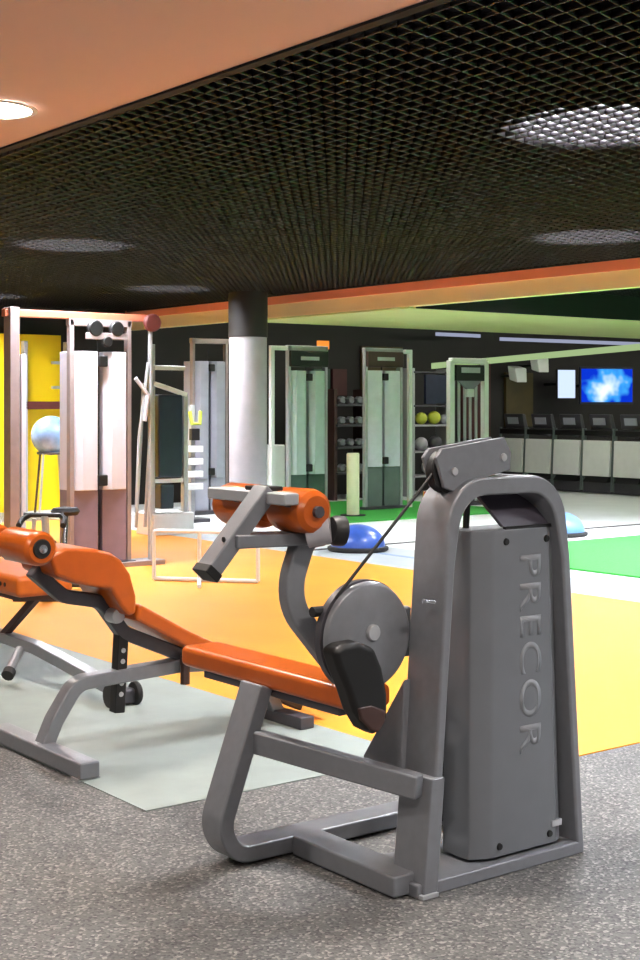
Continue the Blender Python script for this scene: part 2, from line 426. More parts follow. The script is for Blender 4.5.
# lettering down the shroud front
def text_part(s, name, m, parent, org, ax, up, length, height, depth=.0012):
    cu = bpy.data.curves.new(name, 'FONT'); cu.body = s; cu.size = 1; cu.extrude = 0.0; cu.space_character = 1.12; cu.offset = 0.012
    tmp = bpy.data.objects.new('tmp', cu); COL.objects.link(tmp); bpy.context.view_layer.update()
    me = bpy.data.meshes.new_from_object(tmp.evaluated_get(bpy.context.evaluated_depsgraph_get()))
    bpy.data.objects.remove(tmp); bpy.data.curves.remove(cu)
    xs = [v.co.x for v in me.vertices]; ys = [v.co.y for v in me.vertices]
    x0, x1, y0, y1 = min(xs), max(xs), min(ys), max(ys)
    ax, up = Vector(ax), Vector(up); nrm = ax.cross(up); off = Vector((0, 0, 0)); q = parent
    while q is not None: off += q.location; q = q.parent
    org = Vector(org)
    for v in me.vertices:
        u = (v.co.x - x0) / (x1 - x0) * length; w = (v.co.y - y0) / (y1 - y0) * height
        v.co = org + ax * u + up * w - off
    bm = bmesh.new(); bm.from_mesh(me)
    r = bmesh.ops.extrude_face_region(bm, geom=bm.faces[:])
    bmesh.ops.translate(bm, verts=[e for e in r['geom'] if isinstance(e, bmesh.types.BMVert)], vec=nrm * depth)
    bmesh.ops.recalc_face_normals(bm, faces=bm.faces); bm.to_mesh(me); bm.free()
    me.materials.clear(); me.materials.append(M[m])
    o = bpy.data.objects.new(name, me); COL.objects.link(o); o.parent = parent; return o
text_part('PRECOR', 'lettering', 'lettering_grey', sh, (3.262, 3.2255, 1.012), (0, 0, -1), (1, 0, 0), .645, .098)
for x, z in ((3.20, 1.06), (3.385, 1.06), (3.17, .085), (3.40, .085)):
    MB().lathe([(0, -.006), (.010, -.006), (.012, 0), (0, 0)], (x, 3.226, z), (0, 1, 0), 12).build('bolt', 'black_plastic', sh)
MB().box(3.41, 3.455, 3.222, 3.232, .105, .125).build('badge', 'steel_light', sh)
# top hatch leaning back from the shroud to the arch
MB().prism([(3.205, 3.24, 1.105), (3.425, 3.24, 1.105), (3.395, 3.315, 1.208), (3.16, 3.315, 1.208)], (0, .02, .0)).build('hatch', 'panel_dark', t, bevel=.004)
MB().box(3.20, 3.43, 3.228, 3.24, 1.098, 1.108).build('hatch_seam', 'black_plastic', t)
for x in (3.10, 3.0):
    MB().tube([(x + .03, 3.42, .04), (x + .03, 3.33 if x > 3.05 else 3.42, 1.22)], .011, 8).build('guide_rod', 'black_plastic' if x > 3.05 else 'chrome', t)
mb = MB()
for k in range(16):
    mb.box(3.0, 3.40, 3.40, 3.49, .14 + k * .026, .163 + k * .026)
mb.build('weight_stack', 'black_plastic', t, bevel=.002)
# pulley housing on top
out = [(438, 458), (444, 449), (506, 437), (513, 452), (512, 470), (498, 474), (470, 482), (456, 492), (446, 488)]
for y in (3.232, 3.292):
    MB().prism([PY(px, py, 3.225) + Vector((0, y - 3.225, 0)) for px, py in out], (0, .014, 0)).build('pulley_plate', 'machine_grey', t, bevel=.003)
pc = PY(446, 471, 3.27); pd = PY(495, 457, 3.27)
for c, r in ((pc, .07), (pd, .045)):
    pw = MB().lathe([(.012, -.022), (r * .8, -.022), (r, -.018), (r * .88, -.006), (r * .88, .006), (r, .018), (r * .8, .022), (.012, .022)], c, (0, 1, 0), 24).build('pulley', 'black_plastic', t)
    MB().lathe([(0, -.046), (.012, -.044), (.014, -.038), (.014, .036), (0, .036)], c, (0, 1, 0), 12).build('bolt', 'steel_light', pw)
cabtop = pc + Vector((-.058, 0, -.01))
cx, cy, cz, R = 2.706, 3.335, .792, .168
tan = Vector((cx - .115, cy, cz + .125))
MB().tube([cabtop, tan], .0055, 8).build('cable', 'black_rubber', t)
MB().tube([pc + Vector((.0, 0, .058)), pd + Vector((0, 0, .042))], .0055, 8).build('cable', 'black_rubber', t)
# cam disc with a rim groove, hub and arm
cam = MB().lathe([(0, -.022), (R - .012, -.022), (R - .006, -.018), (R, -.006), (R - .012, 0), (R, .008), (R, .03), (R - .006, .034), (0, .034)], (cx, cy, cz), (0, 1, 0), 64).build('cam_disc', 'machine_grey', t)
MB().lathe([(R - .003, .002), (R + .004, .004), (R + .004, .03), (R - .003, .032)], (cx, cy, cz), (0, 1, 0), 64).build('rim', 'machine_dark', cam)
MB().lathe([(0, -.034), (.022, -.034), (.026, -.028), (.026, -.02), (0, -.02)], (cx + .01, cy, cz + .012), (0, 1, 0), 20).build('hub', 'steel_light', cam)
MB().box(2.80, 2.93, 3.375, 3.50, .70, .86).build('bearing_block', 'machine_grey', t, bevel=.01)
MB().lathe([(.05, 0), (.05, .14)], (cx, 3.37, cz), (0, 1, 0), 24).build('axle', 'machine_dark', t)
p = PY(431, 600, 3.2)
MB().tube([p + Vector((-.03, 0, 0)), p + Vector((.012, 0, -.006))], .008, 8).build('pin', 'chrome', t)
# lever: curved square tube from the disc up to the bracket
yl = 3.45
lev = fillet([PY(322, 655, yl), PY(296, 612, yl), PY(285, 575, yl), PY(312, 545, yl)], [0, .12, .12, 0], 7)
lev = fillet([PY(334, 664, yl), PY(285, 600, yl), PY(304, 537, yl), PY(322, 534, yl)], [0, .18, .10, 0], 8)
MB().sweep(lev, .05, .07, SY).build('lever_arm', 'machine_grey', t, bevel=.008)
q0, q1 = PY(228, 541, yl), PY(322, 537, yl)
MB().sweep([(q0.x, yl, q0.z), (q1.x, yl, q1.z)], .10, .04, SY).build('bracket', 'machine_grey', t, bevel=.006)
r0, r1 = PY(206, 574, yl), PY(266, 490, yl)
rod = MB().sweep([r0, r1], .075, .05, SY).build('rod', 'machine_grey', t, bevel=.006)
dr = (r0 - r1).normalized()
MB().sweep([r0 - dr * .02, r0 + dr * .008], .08, .055, SY).build('end_cap', 'black_plastic', rod, bevel=.004)
MB().lathe([(0, -.004), (.008, -.004), (.008, 0), (0, 0)], r0 - dr * .12 + Vector((-.03, -.02, .01)), (1, 0, 0), 10).build('bolt', 'black_plastic', rod)
zc = r1.z - .022
MB().box(r1.x - .025, r1.x + .03, 3.32, 3.74, zc - .018, zc + .018).build('crossbar', 'steel_light', t, bevel=.006)
MB().box(r1.x - .01, r1.x + .05, 3.43, 3.55, zc + .018, zc + .032).build('clamp', 'black_plastic', t, bevel=.004)
zr = zc - .04; xr = r1.x + .09
for y0, y1 in ((3.315, 3.50), (3.56, 3.80)):
    rr = .068
    MB().lathe([(.02, y0 - 3), (rr * .7, y0 - 3 + .002), (rr * .93, y0 - 3 + .015), (rr, y0 - 3 + .035), (rr, y1 - 3 - .03), (rr * .9, y1 - 3 - .008), (.02, y1 - 3)], (xr, 3, zr), (0, 1, 0), 32).build('roller_pad', 'orange_vinyl', t)
MB().tube([(xr, 3.30, zr), (xr, 3.82, zr)], .018, 10).build('roller_axle', 'machine_dark', t)
for y in (3.37, 3.64):
    MB().sweep([(r1.x, y, zc), (xr, y, zr)], .03, .03, SY).build('roller_strut', 'machine_dark', t, bevel=.004)
kx = PY(331, 532, 3.33)
MB().tube([kx + Vector((-.05, .05, .0)), kx + Vector((.0, 0, .01))], [.05, .042], 14).build('end_stop', 'column_grey', t)
MB().lathe([(0, 0), (.04, 0), (.046, .012), (.046, .04), (0, .05)], kx + Vector((0, 0, .005)), (1, -.2, -.1), 16).build('knob', 'black_plastic', t)
kn = PY(312, 612, 3.37)
MB().tube([kn, kn + Vector((.085, 0, -.002))], .016, 10).build('stop_peg', 'black_rubber', t)
# seat pad, its frame, and the black moulded end guard
MB().box(2.645, 2.81, 3.33, 4.32, .562, .636).build('seat_pad', 'orange_vinyl', t, bevel=.022, seg=4)
MB().box(2.67, 2.79, 3.42, 4.2, .535, .563).build('seat_plate', 'machine_dark', t, bevel=.004)
gd = [(334, 651), (344, 645), (360, 642), (376, 648), (384, 668), (389, 695), (389, 718), (383, 732), (376, 735), (366, 730), (356, 713), (349, 692), (340, 670)]
MB().prism([PY(px, py, 3.2) for px, py in gd], (0, .075, 0)).build('end_guard', 'black_plastic', t, bevel=.02, seg=4)
ge = [PY(px, py, 3.196) for px, py in ((358, 708), (372, 705), (386, 710), (386, 722), (379, 733), (372, 731), (362, 720))]
MB().prism(ge, (0, .03, 0)).build('guard_toe', 'brown_frame', t, bevel=.008)

# ================================================================ decline bench
yb = 5.43
t = thing('exercise_bench', 'orange padded decline bench with humped pad and ankle roller', 'bench', (3.2, yb, 0))
MB().box(2.60, 2.69, 5.0, 5.86, 0.008, .075).build('foot_bar', 'machine_grey', t, bevel=.008)
for y in (5.01, 5.79):
    MB().box(2.595, 2.695, y, y + .06, 0, .012).build('rubber_foot', 'steel_light', t)
spine = fillet([(2.65, yb, .05), (2.70, yb, .16), (2.80, yb, .305), (3.3, yb, .325), (3.72, yb, .30), (3.86, yb, .04)], [0, .1, .1, 0, .12, 0], 6)
MB().sweep(spine, .08, .06, SY).build('spine', 'machine_grey', t, bevel=.008)
MB().box(3.82, 3.90, 5.18, 5.68, .004, .06).build('foot_bar', 'machine_dark', t, bevel=.006)
# pads: profile drawn in the bench's own side plane and carried across its width
def pad(pix, y0, y1, name, m, parent, bev):
    return MB().prism([PY(px, py, y0) for px, py in pix], (0, y1 - y0, 0)).build(name, m, parent, bevel=bev, seg=4)
y0, y1 = 5.27, 5.60
hump = [(50, 556), (66, 548), (96, 549), (112, 553), (122, 560), (131, 574), (137, 596), (137, 614), (129, 617), (121, 606), (112, 590), (98, 588), (76, 584), (56, 576)]
pad(hump, y0, y1, 'hump_pad', 'orange_vinyl', t, .018)
back = [(139, 603), (192, 632), (262, 664), (336, 694), (334, 706), (258, 677), (188, 647), (136, 620)]
pad(back, y0, y1, 'back_pad', 'orange_vinyl', t, .016)
fr = fillet([PY(32, 570, yb), PY(62, 596, yb), PY(100, 601, yb), PY(122, 632, yb), PY(200, 662, yb), PY(300, 704, yb)], [0, .1, .1, .1, 0, 0], 6)
MB().sweep(fr, .06, .06, SY).build('pad_frame', 'machine_dark', t, bevel=.008)
pa, pb = PY(121, 634, yb), PY(117, 712, yb)
post = MB().sweep([pa, pb], .055, .05, SY).build('adjuster_post', 'black_plastic', t, bevel=.004)
for k in range(5):
    c = pa.lerp(pb, .2 + k * .14) - Vector((.0, .028, 0))
    MB().lathe([(0, -.003), (.011, -.003), (.011, 0), (0, 0)], c, (0, 1, 0), 12).build('adjuster_hole', 'steel_light', post)
MB().tube([PY(185, 655, yb - .06), PY(185, 684, yb - .06)], .022, 8).build('rear_strut', 'brown_frame', t)
MB().lathe([(0, -.05), (.03, -.05), (.034, -.03), (.034, .02), (0, .02)], PY(113, 615, yb - .04), (0, 1, 0), 14).build('pivot', 'steel_light', t)
rc = PY(42, 549, 5.13)
ax = MB().tube([rc + Vector((0, .02, 0)), rc + Vector((0, .86, 0))], .02, 10).build('roller_axle', 'machine_dark', t)
for a, b in ((0.0, .30), (.40, .72)):
    rr = .071
    rp = MB().lathe([(.02, a), (rr * .8, a), (rr * .96, a + .012), (rr, a + .03), (rr, b - .03), (rr * .9, b - .005), (.02, b)], rc, (0, 1, 0), 32).build('ankle_roller', 'orange_vinyl', t)
MB().lathe([(0, -.008), (.036, -.008), (.04, 0), (.04, .01), (0, .01)], rc, (0, 1, 0), 24).build('end_cap', 'black_plastic', ax)
MB().lathe([(0, -.016), (.018, -.014), (.02, -.008), (0, -.006)], rc, (0, 1, 0), 16).build('bolt', 'chrome', ax)

# ================================================================ flat bench at the left edge
t = thing('exercise_bench', 'flat orange bench cut by the left edge behind the decline bench', 'bench', (3.3, 7.0, 0))
MB().sweep(fillet([(3.42, 6.17, .075), (3.33, 6.9, .20), (3.30, 7.7, .22), (3.30, 8.3, .05)], [0, .3, .15, 0]), .075, .06, SX).build('spine', 'machine_grey', t, bevel=.006)
MB().box(3.37, 3.50, 6.12, 6.20, .012, .085).build('foot_bar', 'machine_dark', t, bevel=.012)
for xx in (3.36, 3.50):
    MB().lathe([(0, -.014), (.055, -.014), (.06, -.006), (.06, .006), (.055, .014), (0, .014)], (xx, 6.14, .06), (1, 0, 0), 20).build('wheel', 'black_rubber', t)
MB().box(3.05, 3.55, 8.26, 8.34, .0, .06).build('foot_bar', 'machine_dark', t, bevel=.006)
MB().tube([(3.28, 7.0, .18), (3.165, 6.89, .085)], .026, 10).build('adjuster_handle', 'machine_grey', t)
MB().tube([(3.175, 6.90, .092), (3.15, 6.876, .072)], .034, 12).build('grip', 'black_rubber', t)
MB().box(3.22, 3.55, 6.9, 8.3, .47, .585).build('seat_pad', 'orange_vinyl_dull', t, bevel=.03, seg=4)
MB().box(3.26, 3.50, 6.95, 8.2, .445, .475).build('seat_plate', 'brown_frame', t)
MB().sweep([(3.38, 7.0, .455), (3.30, 7.25, .225)], .04, .04, SX).build('strut', 'brown_frame', t, bevel=.004)
MB().sweep([(3.38, 7.95, .455), (3.30, 7.6, .225)], .05, .05, SX).build('strut', 'machine_dark', t, bevel=.004)
for y in (6.955, 7.01):
    MB().lathe([(0, -.004), (.012, -.004), (.012, 0), (0, 0)], (3.218, y + .1, .53), (1, 0, 0), 10).build('bolt', 'black_plastic', t)

# ================================================================ stack towers at the back
def tower(x0, x1, y, ztop, zsplit, panel, skirt, frame, label, head=None, group=None, d=.34, zframe=2.4, posts=(), name='cable_machine'):
    w = x1 - x0; cx = (x0 + x1) / 2
    t = thing(name, label, 'exercise machine', (cx, y + d / 2, 0), group)
    for q in (x0 + .01, x1 - .01):
        MB().box(q - .022, q + .022, y + .02, y + .09, 0, zframe).build('post', frame, t, bevel=.006)
    MB().box(x0 - .02, x1 + .02, y + .02, y + .09, zframe - .06, zframe + .01).build('top_rail', frame, t, bevel=.006)
    MB().box(x0 - .04, x1 + .04, y - .02, y + d, 0, .06).build('base', 'machine_dark', t, bevel=.008)
    # shroud in two halves with the rod slot between
    for a, b in ((x0 + .045, cx - w * .06), (cx + w * .06, x1 - .045)):
        MB().loft([[Vector((a, y + .06, z)), Vector((a + (b - a) * .3, y + .005, z)), Vector((b - .01, y, z)), Vector((b, y + .03, z)), Vector((b, y + d, z)), Vector((a, y + d, z))] for z in (zsplit, ztop)]).build('shroud', panel, t, bevel=.006)
        MB().loft([[Vector((a, y + .07, z)), Vector((b, y + .012, z)), Vector((b, y + d, z)), Vector((a, y + d, z))] for z in (.06, zsplit)]).build('skirt', skirt, t, bevel=.005)
    MB().box(cx - w * .05, cx + w * .05, y + .12, y + .2, .06, ztop).build('weight_stack', 'machine_dark', t)
    MB().tube([(cx, y + .08, .3), (cx, y + .08, ztop + .15)], .01, 8).build('cable', 'black_rubber', t)
    for z in (ztop - .09, zsplit + .09):
        MB().box(cx - .045, cx + .045, y - .03, y + .05, z - .05, z + .05).build('pulley_block', 'black_plastic', t, bevel=.01)
    if head:
        hb = MB().box(x0 + .0, x1 + .0, y - .02, y + .12, ztop + .05, ztop + .27).build('header', head, t, bevel=.012)
        MB().box(cx - w * .24, cx + w * .24, y - .026, y - .018, ztop + .14, ztop + .19).build('nameplate', 'steel_light', hb)
    return t, cx
# left station, the widest: tower, left post, slim right post and the long top rail
t, cx = tower(5.86, 6.47, 11.42, 1.99, .72, 'pink_grey', 'mauve_panel', 'taupe_frame', 'pale pink and mauve cable tower behind the hump of the orange decline bench', zframe=2.28)
MB().box(5.22, 6.78, 11.44, 11.52, 2.28, 2.345).build('long_rail', 'rust_frame', t, bevel=.006)
MB().box(5.25, 5.34, 11.40, 11.54, 0, 2.36).build('post', 'taupe_frame', t, bevel=.006)
MB().box(5.365, 5.41, 11.42, 11.5, 0, 1.95).build('post', 'pink_grey', t, bevel=.006)
MB().box(6.665, 6.695, 11.42, 11.46, 0, 2.28).build('post', 'steel_light', t, bevel=.006)
MB().box(5.2, 6.8, 11.36, 11.6, 0, .05).build('base_rail', 'taupe_frame', t, bevel=.006)
for x, z, r in ((6.08, 2.2, .075), (6.30, 2.2, .07), (6.20, 2.08, .05), (6.68, 2.27, .085)):
    MB().lathe([(0, -.03), (r * .85, -.03), (r, -.02), (r * .9, 0), (r, .02), (r * .85, .03), (0, .03)], (x, 11.40, z), (0, 1, 0), 20).build('pulley', 'black_plastic' if x < 6.6 else 'maroon', t)
MB().box(6.0, 6.4, 11.38, 11.44, 2.10, 2.16).build('pulley_bracket', 'taupe_frame', t, bevel=.006)
MB().tube([(6.66, 11.44, 1.9), (6.55, 11.42, 1.2), (6.52, 11.42, .5)], .016, 8).build('arm', 'steel_light', t)
MB().tube([(6.50, 11.4, 1.75), (6.63, 11.4, 1.6), (6.6, 11.4, 1.35)], .02, 8).build('arm', 'pink_grey', t)

tower(10.12, 10.68, 16.16, 2.1, .5, 'violet_grey', 'violet_grey', 'taupe_frame', 'violet grey cable tower standing left against the square column', zframe=2.4)
pp = D(207, 346, 19.1)
t3, c3 = tower(PY(290, 400, 15.33).x, PY(328, 400, 15.33).x, 15.33, 1.97, .55, 'pale_green_panel', 'smoked_green', 'steel_light', 'green tinted cable tower with black header right of the square column', 'black_plastic', zframe=2.3, d=.12)
t4, c4 = tower(PY(367, 400, 15.33).x, PY(403, 400, 15.33).x, 15.33, 1.99, .62, 'pale_blue_panel', 'smoked_grey', 'steel_light', 'pale blue grey cable tower with dark brown header right of the cream post', 'brown_frame', zframe=2.3, d=.12)
for tt, xx, xn in ((t3, PY(273, 400, 15.36).x, PY(288, 400, 15.36).x), (t4, PY(411, 400, 15.36).x, PY(405, 400, 15.36).x)):
    MB().box(xx - .03, xx + .03, 15.36, 15.42, 0, 2.3).build('outer_post', 'white_paint', tt, bevel=.006)
    MB().box(min(xx, xn), max(xx, xn), 15.36, 15.42, 2.24, 2.3).build('outer_rail', 'white_paint', tt, bevel=.006)
# open white rack behind the pulley housing
x0, x1, y = 14.10, 14.80, 15.33
t = thing('cable_machine', 'open white framed stack station seen above the pulley housing of the front machine', 'exercise machine', ((x0 + x1) / 2, y, 0))
for q in (x0, x1): MB().box(q - .045, q + .045, y, y + .09, 0, 2.16).build('post', 'white_paint', t, bevel=.008)
MB().box(x0, x1, y, y + .09, 2.12, 2.2).build('top_rail', 'white_paint', t, bevel=.008)
MB().box(x0 - .05, x1 + .05, y - .1, y + .5, 0, .06).build('base', 'machine_dark', t)
hb = MB().box(x0 + .06, x1 - .06, y - .02, y + .08, 1.86, 2.1).build('header', 'black_plastic', t, bevel=.01)
MB().box(x0 + .16, x1 - .16, y - .026, y - .018, 1.98, 2.06).build('nameplate', 'steel_light', hb)
for q in (.25, .42, .58, .75): MB().tube([(x0 + (x1 - x0) * q, y + .05, .06), (x0 + (x1 - x0) * q, y + .05, 1.9)], .022, 8).build('guide_rod', 'steel_light', t)
MB().box(x0 + .28, x1 - .28, y - .03, y + .07, 1.62, 1.74).build('pulley_block', 'white_paint', t, bevel=.01)
MB().box(x0 + .12, x1 - .12, y + .08, y + .25, .06, .95).build('weight_stack', 'black_plastic', t, bevel=.004)
MB().prism([(x0 + .06, y - .01, 1.9), (x1 - .06, y - .01, 1.9), ((x0 + x1) / 2 + .05, y - .01, 1.72), ((x0 + x1) / 2 - .05, y - .01, 1.72)], (0, .03, 0)).build('brace', 'machine_grey', t)

# navy-panelled station between the pink tower and the violet tower
yq = 14.0
def X(px, y): return PY(px, 400, y).x
t = thing('multi_station', 'pale framed station with a dark navy panel between the pink and violet towers', 'exercise machine', (X(168, yq), yq, 0))
for px, z1 in ((153, 2.2), (186, 1.62)):
    q = X(px, yq); MB().box(q - .03, q + .03, yq, yq + .07, 0, z1).build('post', 'steel_light', t, bevel=.006)
xa, xb = X(153, yq), X(186, yq)
for z in (1.93, .62): MB().box(xa, xb, yq + .01, yq + .06, z - .025, z + .025).build('rail', 'white_paint', t, bevel=.005)
MB().sweep([(xa, yq, 1.75), (xb, yq, 1.62)], .06, .05, SY).build('sloped_rail', 'white_paint', t, bevel=.005)
MB().box(X(158, yq), X(182, yq), yq - .02, yq + .2, .66, 1.62).build('panel', 'navy_panel', t, bevel=.02)
MB().box(X(160, yq), X(173, yq), yq - .02, yq + .15, .3, .58).build('lower_panel', 'navy_panel', t, bevel=.01)
MB().box(xa - .05, xb + .05, yq - .1, yq + .3, 0, .25).build('base', 'white_paint', t, bevel=.01)
for px in (136, 145):
    q = X(px, yq)
    MB().tube([(q, yq, .1), (q + .1, yq, 1.75)], .02, 8).build('stay', 'steel_light', t)
# slim handle rack beside the violet tower
t = thing('handle_rack', 'slim rack with a yellow handle left of the violet tower', 'rack', (X(193, 15.2), 15.2, 0))
q = X(193, 15.2)
MB().box(q - .03, q + .03, 15.2, 15.26, 0, 1.5).build('post', 'steel_light', t, bevel=.006)
MB().box(q - .2, q + .2, 15.1, 15.4, 0, .05).build('base', 'machine_dark', t, bevel=.006)
for k in range(4): MB().box(q - .1, q + .12, 15.14, 15.22, .42 + k * .16, .50 + k * .16).build('holder', 'white_paint', t, bevel=.006)
MB().tube([(q - .08, 15.15, 1.42), (q - .06, 15.13, 1.26), (q + .06, 15.13, 1.26), (q + .08, 15.15, 1.42)], .025, 8).build('handle', 'yellow_green', t)
MB().box(q - .06, q + .06, 15.13, 15.2, 1.05, 1.2).build('holder', 'black_plastic', t, bevel=.006)

# white training frame standing on the orange floor
pA, pB = F(154, 581), F(258, 584)
t = thing('training_frame', 'low white tubular frame standing on the orange floor under the lever rod', 'training frame', ((pA.x + pB.x) / 2, (pA.y + pB.y) / 2, 0))
up = Vector((0, 0, .43)); lo = Vector((0, 0, .024))
MB().tube(fillet([pA + lo, pA + up, pB + up, pB + lo], [0, .03, .03, 0], 3), .017, 8).build('hoop', 'white_paint', t)
MB().tube([pA + lo, pB + lo], .017, 8).build('bottom_bar', 'white_paint', t)
m_ = pA.lerp(pB, .44); n_ = (m_ - Vector((0, 0, 0))).normalized() * -.45
MB().tube([m_ + up, m_ + lo, m_ + lo + n_], .017, 8).build('center_foot', 'white_paint', t)

# half balls
def bosu(p, m, label, r=.28):
    t = thing('balance_dome', label, 'balance ball', (p.x, p.y, 0), 'blue balance domes on the floor')
    MB().lathe([(0, .006), (r + .02, .006), (r + .035, .02), (r + .035, .045), (r + .01, .055), (0, .055)], p, n=32).build('base', 'black_rubber', t)
    MB().lathe([(r, .055)] + [(r * math.cos(a), .055 + .22 * math.sin(a)) for a in [i * math.pi / 20 for i in range(1, 10)]] + [(0, .275)], p, n=32).build('dome', m, t)
bosu(F(358, 551), 'blue_rubber', 'deep blue balance dome just left of the slanting cable')
bosu(F(560, 536), 'pale_blue_rubber', 'pale blue balance dome just right of the front weight tower')

# cream padded post
p = F(353, 517); p.z = 0
t = thing('padded_post', 'short cream padded post between the two headed cable towers', 'post', p)
MB().lathe([(0, .02), (.08, .02), (.086, .03), (.086, .84), (.078, .858), (0, .86)], p, n=24).build('pad', 'cream_pad', t)
MB().lathe([(0, .02), (.17, .02), (.17, .034), (0, .034)], p, n=24).build('base', 'black_rubber', t)

# dumbbell rack in the dark gap
y = 17.45; x0, x1 = X(330, y), X(366, y)
rk = thing('dumbbell_rack', 'dark dumbbell rack standing between the two headed cable towers', 'rack', ((x0 + x1) / 2, y, 0))
for q in (x0, x1): MB().box(q - .03, q + .03, y - .15, y + .3, 0.0, 1.75).build('upright', 'brown_frame', rk, bevel=.006)
lev_z = (.45, .85, 1.2, 1.52)
for z in lev_z: MB().box(x0, x1, y - .2, y + .28, z - .04, z).build('shelf', 'machine_dark', rk, bevel=.006)
db0 = None
for i, z in enumerate(lev_z):
    for k in range(4):
        px_ = x0 + .1 + k * (x1 - x0 - .2) / 3
        where = ('lowest', 'second lowest', 'second highest', 'top')[i]
        lab = 'grey hexagonal dumbbell lying in the row on the %s shelf of the dumbbell rack' % where
        grp = 'dumbbells on the %s shelf' % where
        if db0 is None:
            db0 = thing('dumbbell', lab, 'dumbbell', (px_, y - .05, z), grp)
            for s in (-1, 1): MB().lathe([(0, -.05), (.05, -.05), (.062, -.035), (.062, .035), (.05, .05), (0, .05)], (px_, y - .05 + s * .1, z + .06), (0, 1, 0), 6).build('head', 'machine_grey', db0)
            MB().tube([(px_, y - .13, z + .06), (px_, y + .03, z + .06)], .016, 8).build('grip', 'chrome', db0)
        else: dup(db0, (px_, y - .05, z), lab, grp)

# ball shelf right of the pale blue tower
y = 17.3; x0, x1 = X(409, y), X(449, y)
rk = thing('storage_rack', 'pale storage rack with balls right of the pale blue tower', 'rack', ((x0 + x1) / 2, y, 0))
for q in (x0, x1): MB().box(q - .025, q + .025, y - .12, y + .3, 0, 2.1).build('upright', 'steel_light', rk, bevel=.005)
for z in (.35, .75, 1.18, 1.5, 2.05): MB().box(x0, x1, y - .14, y + .3, z - .03, z).build('board', 'machine_dark' if z > 1.3 else 'column_grey', rk, bevel=.004)
MB().box(x0 + .28, x1 - .03, y - .1, y - .05, 1.52, 2.0).build('board_panel', 'navy_panel', rk)
b0 = None
for z, fx, r, m, l in ((1.18, .3, .1, 'yellow_green', 'yellow green ball on the middle board of the storage rack'), (1.18, .62, .11, 'yellow_green', 'larger yellow green ball beside its twin on the storage rack'),
                    (1.18, .87, .08, 'violet_grey', 'small violet grey ball at the right of the two yellow green balls'), (.75, .3, .11, 'column_grey', 'pale grey ball at the left of the lower board'),
                    (.75, .65, .12, 'machine_dark', 'dark grey ball right of the pale ball on the lower board'), (.35, .5, .13, 'white_paint', 'white ball on the lowest board of the storage rack')):
    o = MB().lathe([(r * math.sin(a), r - r * math.cos(a)) for a in [i * math.pi / 12 for i in range(13)]], (x0 + (x1 - x0) * fx, y, z + .002), n=20).build('medicine_ball', m)
    tag(o, l, 'ball', 'balls on the storage rack')
# white bin and plant by the column
p = F(278, 496)
y = 16.6; q = X(278, y)
o = MB().box(q - .13, q + .13, y, y + .25, .02, .92).build('bin', 'white_paint', bevel=.015); tag(o, 'white upright bin left of the green tinted tower', 'bin')
pl = thing('potted_plant', 'leafy green plant on a tall stand left of the green tinted tower', 'plant', (q - .02, 17.3, 0))
q -= .02
MB().lathe([(0, 1.35), (.10, 1.35), (.13, 1.55), (.11, 1.56), (0, 1.53)], (q, 17.3, 0), n=16).build('pot', 'white_paint', pl)
MB().box(q - .12, q + .12, 17.18, 17.42, 0, 1.35).build('stand', 'brown_frame', pl)
mb = MB()
for k in range(46):
    a = random.uniform(0, 6.28); e = random.uniform(.2, 1.4); L = random.uniform(.16, .36)
    c = Vector((q, 17.3, 1.55)); d = Vector((math.cos(a) * math.cos(e), math.sin(a) * math.cos(e), math.sin(e)))
    s = d.cross(SZ).normalized() * .035; n = d.cross(s).normalized() * .004
    mb.loft([[c + d * L * f + s * w + n * 0, c + d * L * f + n, c + d * L * f - s * w, c + d * L * f - n] for f, w in ((.2, .2), (.55, 1), (.8, .7), (1, .05))])
mb.build('leaves', 'leaf', pl)
# small orange light on the ceiling between the towers
o = MB().cbox(D(323, 345, 20.2), (.18, .06, .12)).build('ceiling_sign', 'sign_orange'); tag(o, 'small glowing orange sign under the dark ceiling between the headed towers', 'sign')

# exercise bike behind the decline bench
q = D(45, 516, 10.6)
t = thing('exercise_bike', 'grey exercise bike with black handlebar behind the orange ankle roller', 'exercise bike', (q.x, q.y, 0))
def R(dx, dz, dl=0.0): return Vector((q.x + CA * dx + SA * dl, q.y - SA * dx + CA * dl, dz))
MB().tube([R(-.16, .67), R(.14, .665)], .018, 8).build('handlebar', 'black_plastic', t)
for s in (-1, 1):
    MB().tube([R(.12 * s, .665), R(.16 * s, .64, -.05), R(.165 * s, .60, -.16)], .022, 8).build('grip', 'black_rubber', t)
MB().tube([R(0, .66), R(.02, .1, .05)], .03, 10).build('stem', 'steel_light', t)
MB().tube([R(-.08, .64), R(-.14, .1, .05)], .018, 8).build('stay', 'steel_light', t)
MB().lathe([(0, -.025), (.2, -.025), (.21, 0), (.2, .025), (0, .025)], R(.0, .25, .25), (CA, -SA, 0), 28).build('flywheel', 'machine_dark', t)
MB().tube([R(0, .1, .05), R(0, .12, .9)], .03, 10).build('frame', 'steel_light', t)
MB().tube([R(0, .12, .75), R(0, .6, .85)], .025, 10).build('saddle_post', 'chrome', t)
MB().lathe([(0, .60), (.10, .60), (.12, .63), (.10, .66), (0, .67)], R(0, 0, .85), n=16).build('saddle', 'black_rubber', t)
for l in (0.05, .9): MB().tube([R(-.25, .03, l), R(.25, .03, l)], .028, 8).build('foot', 'machine_dark', t)

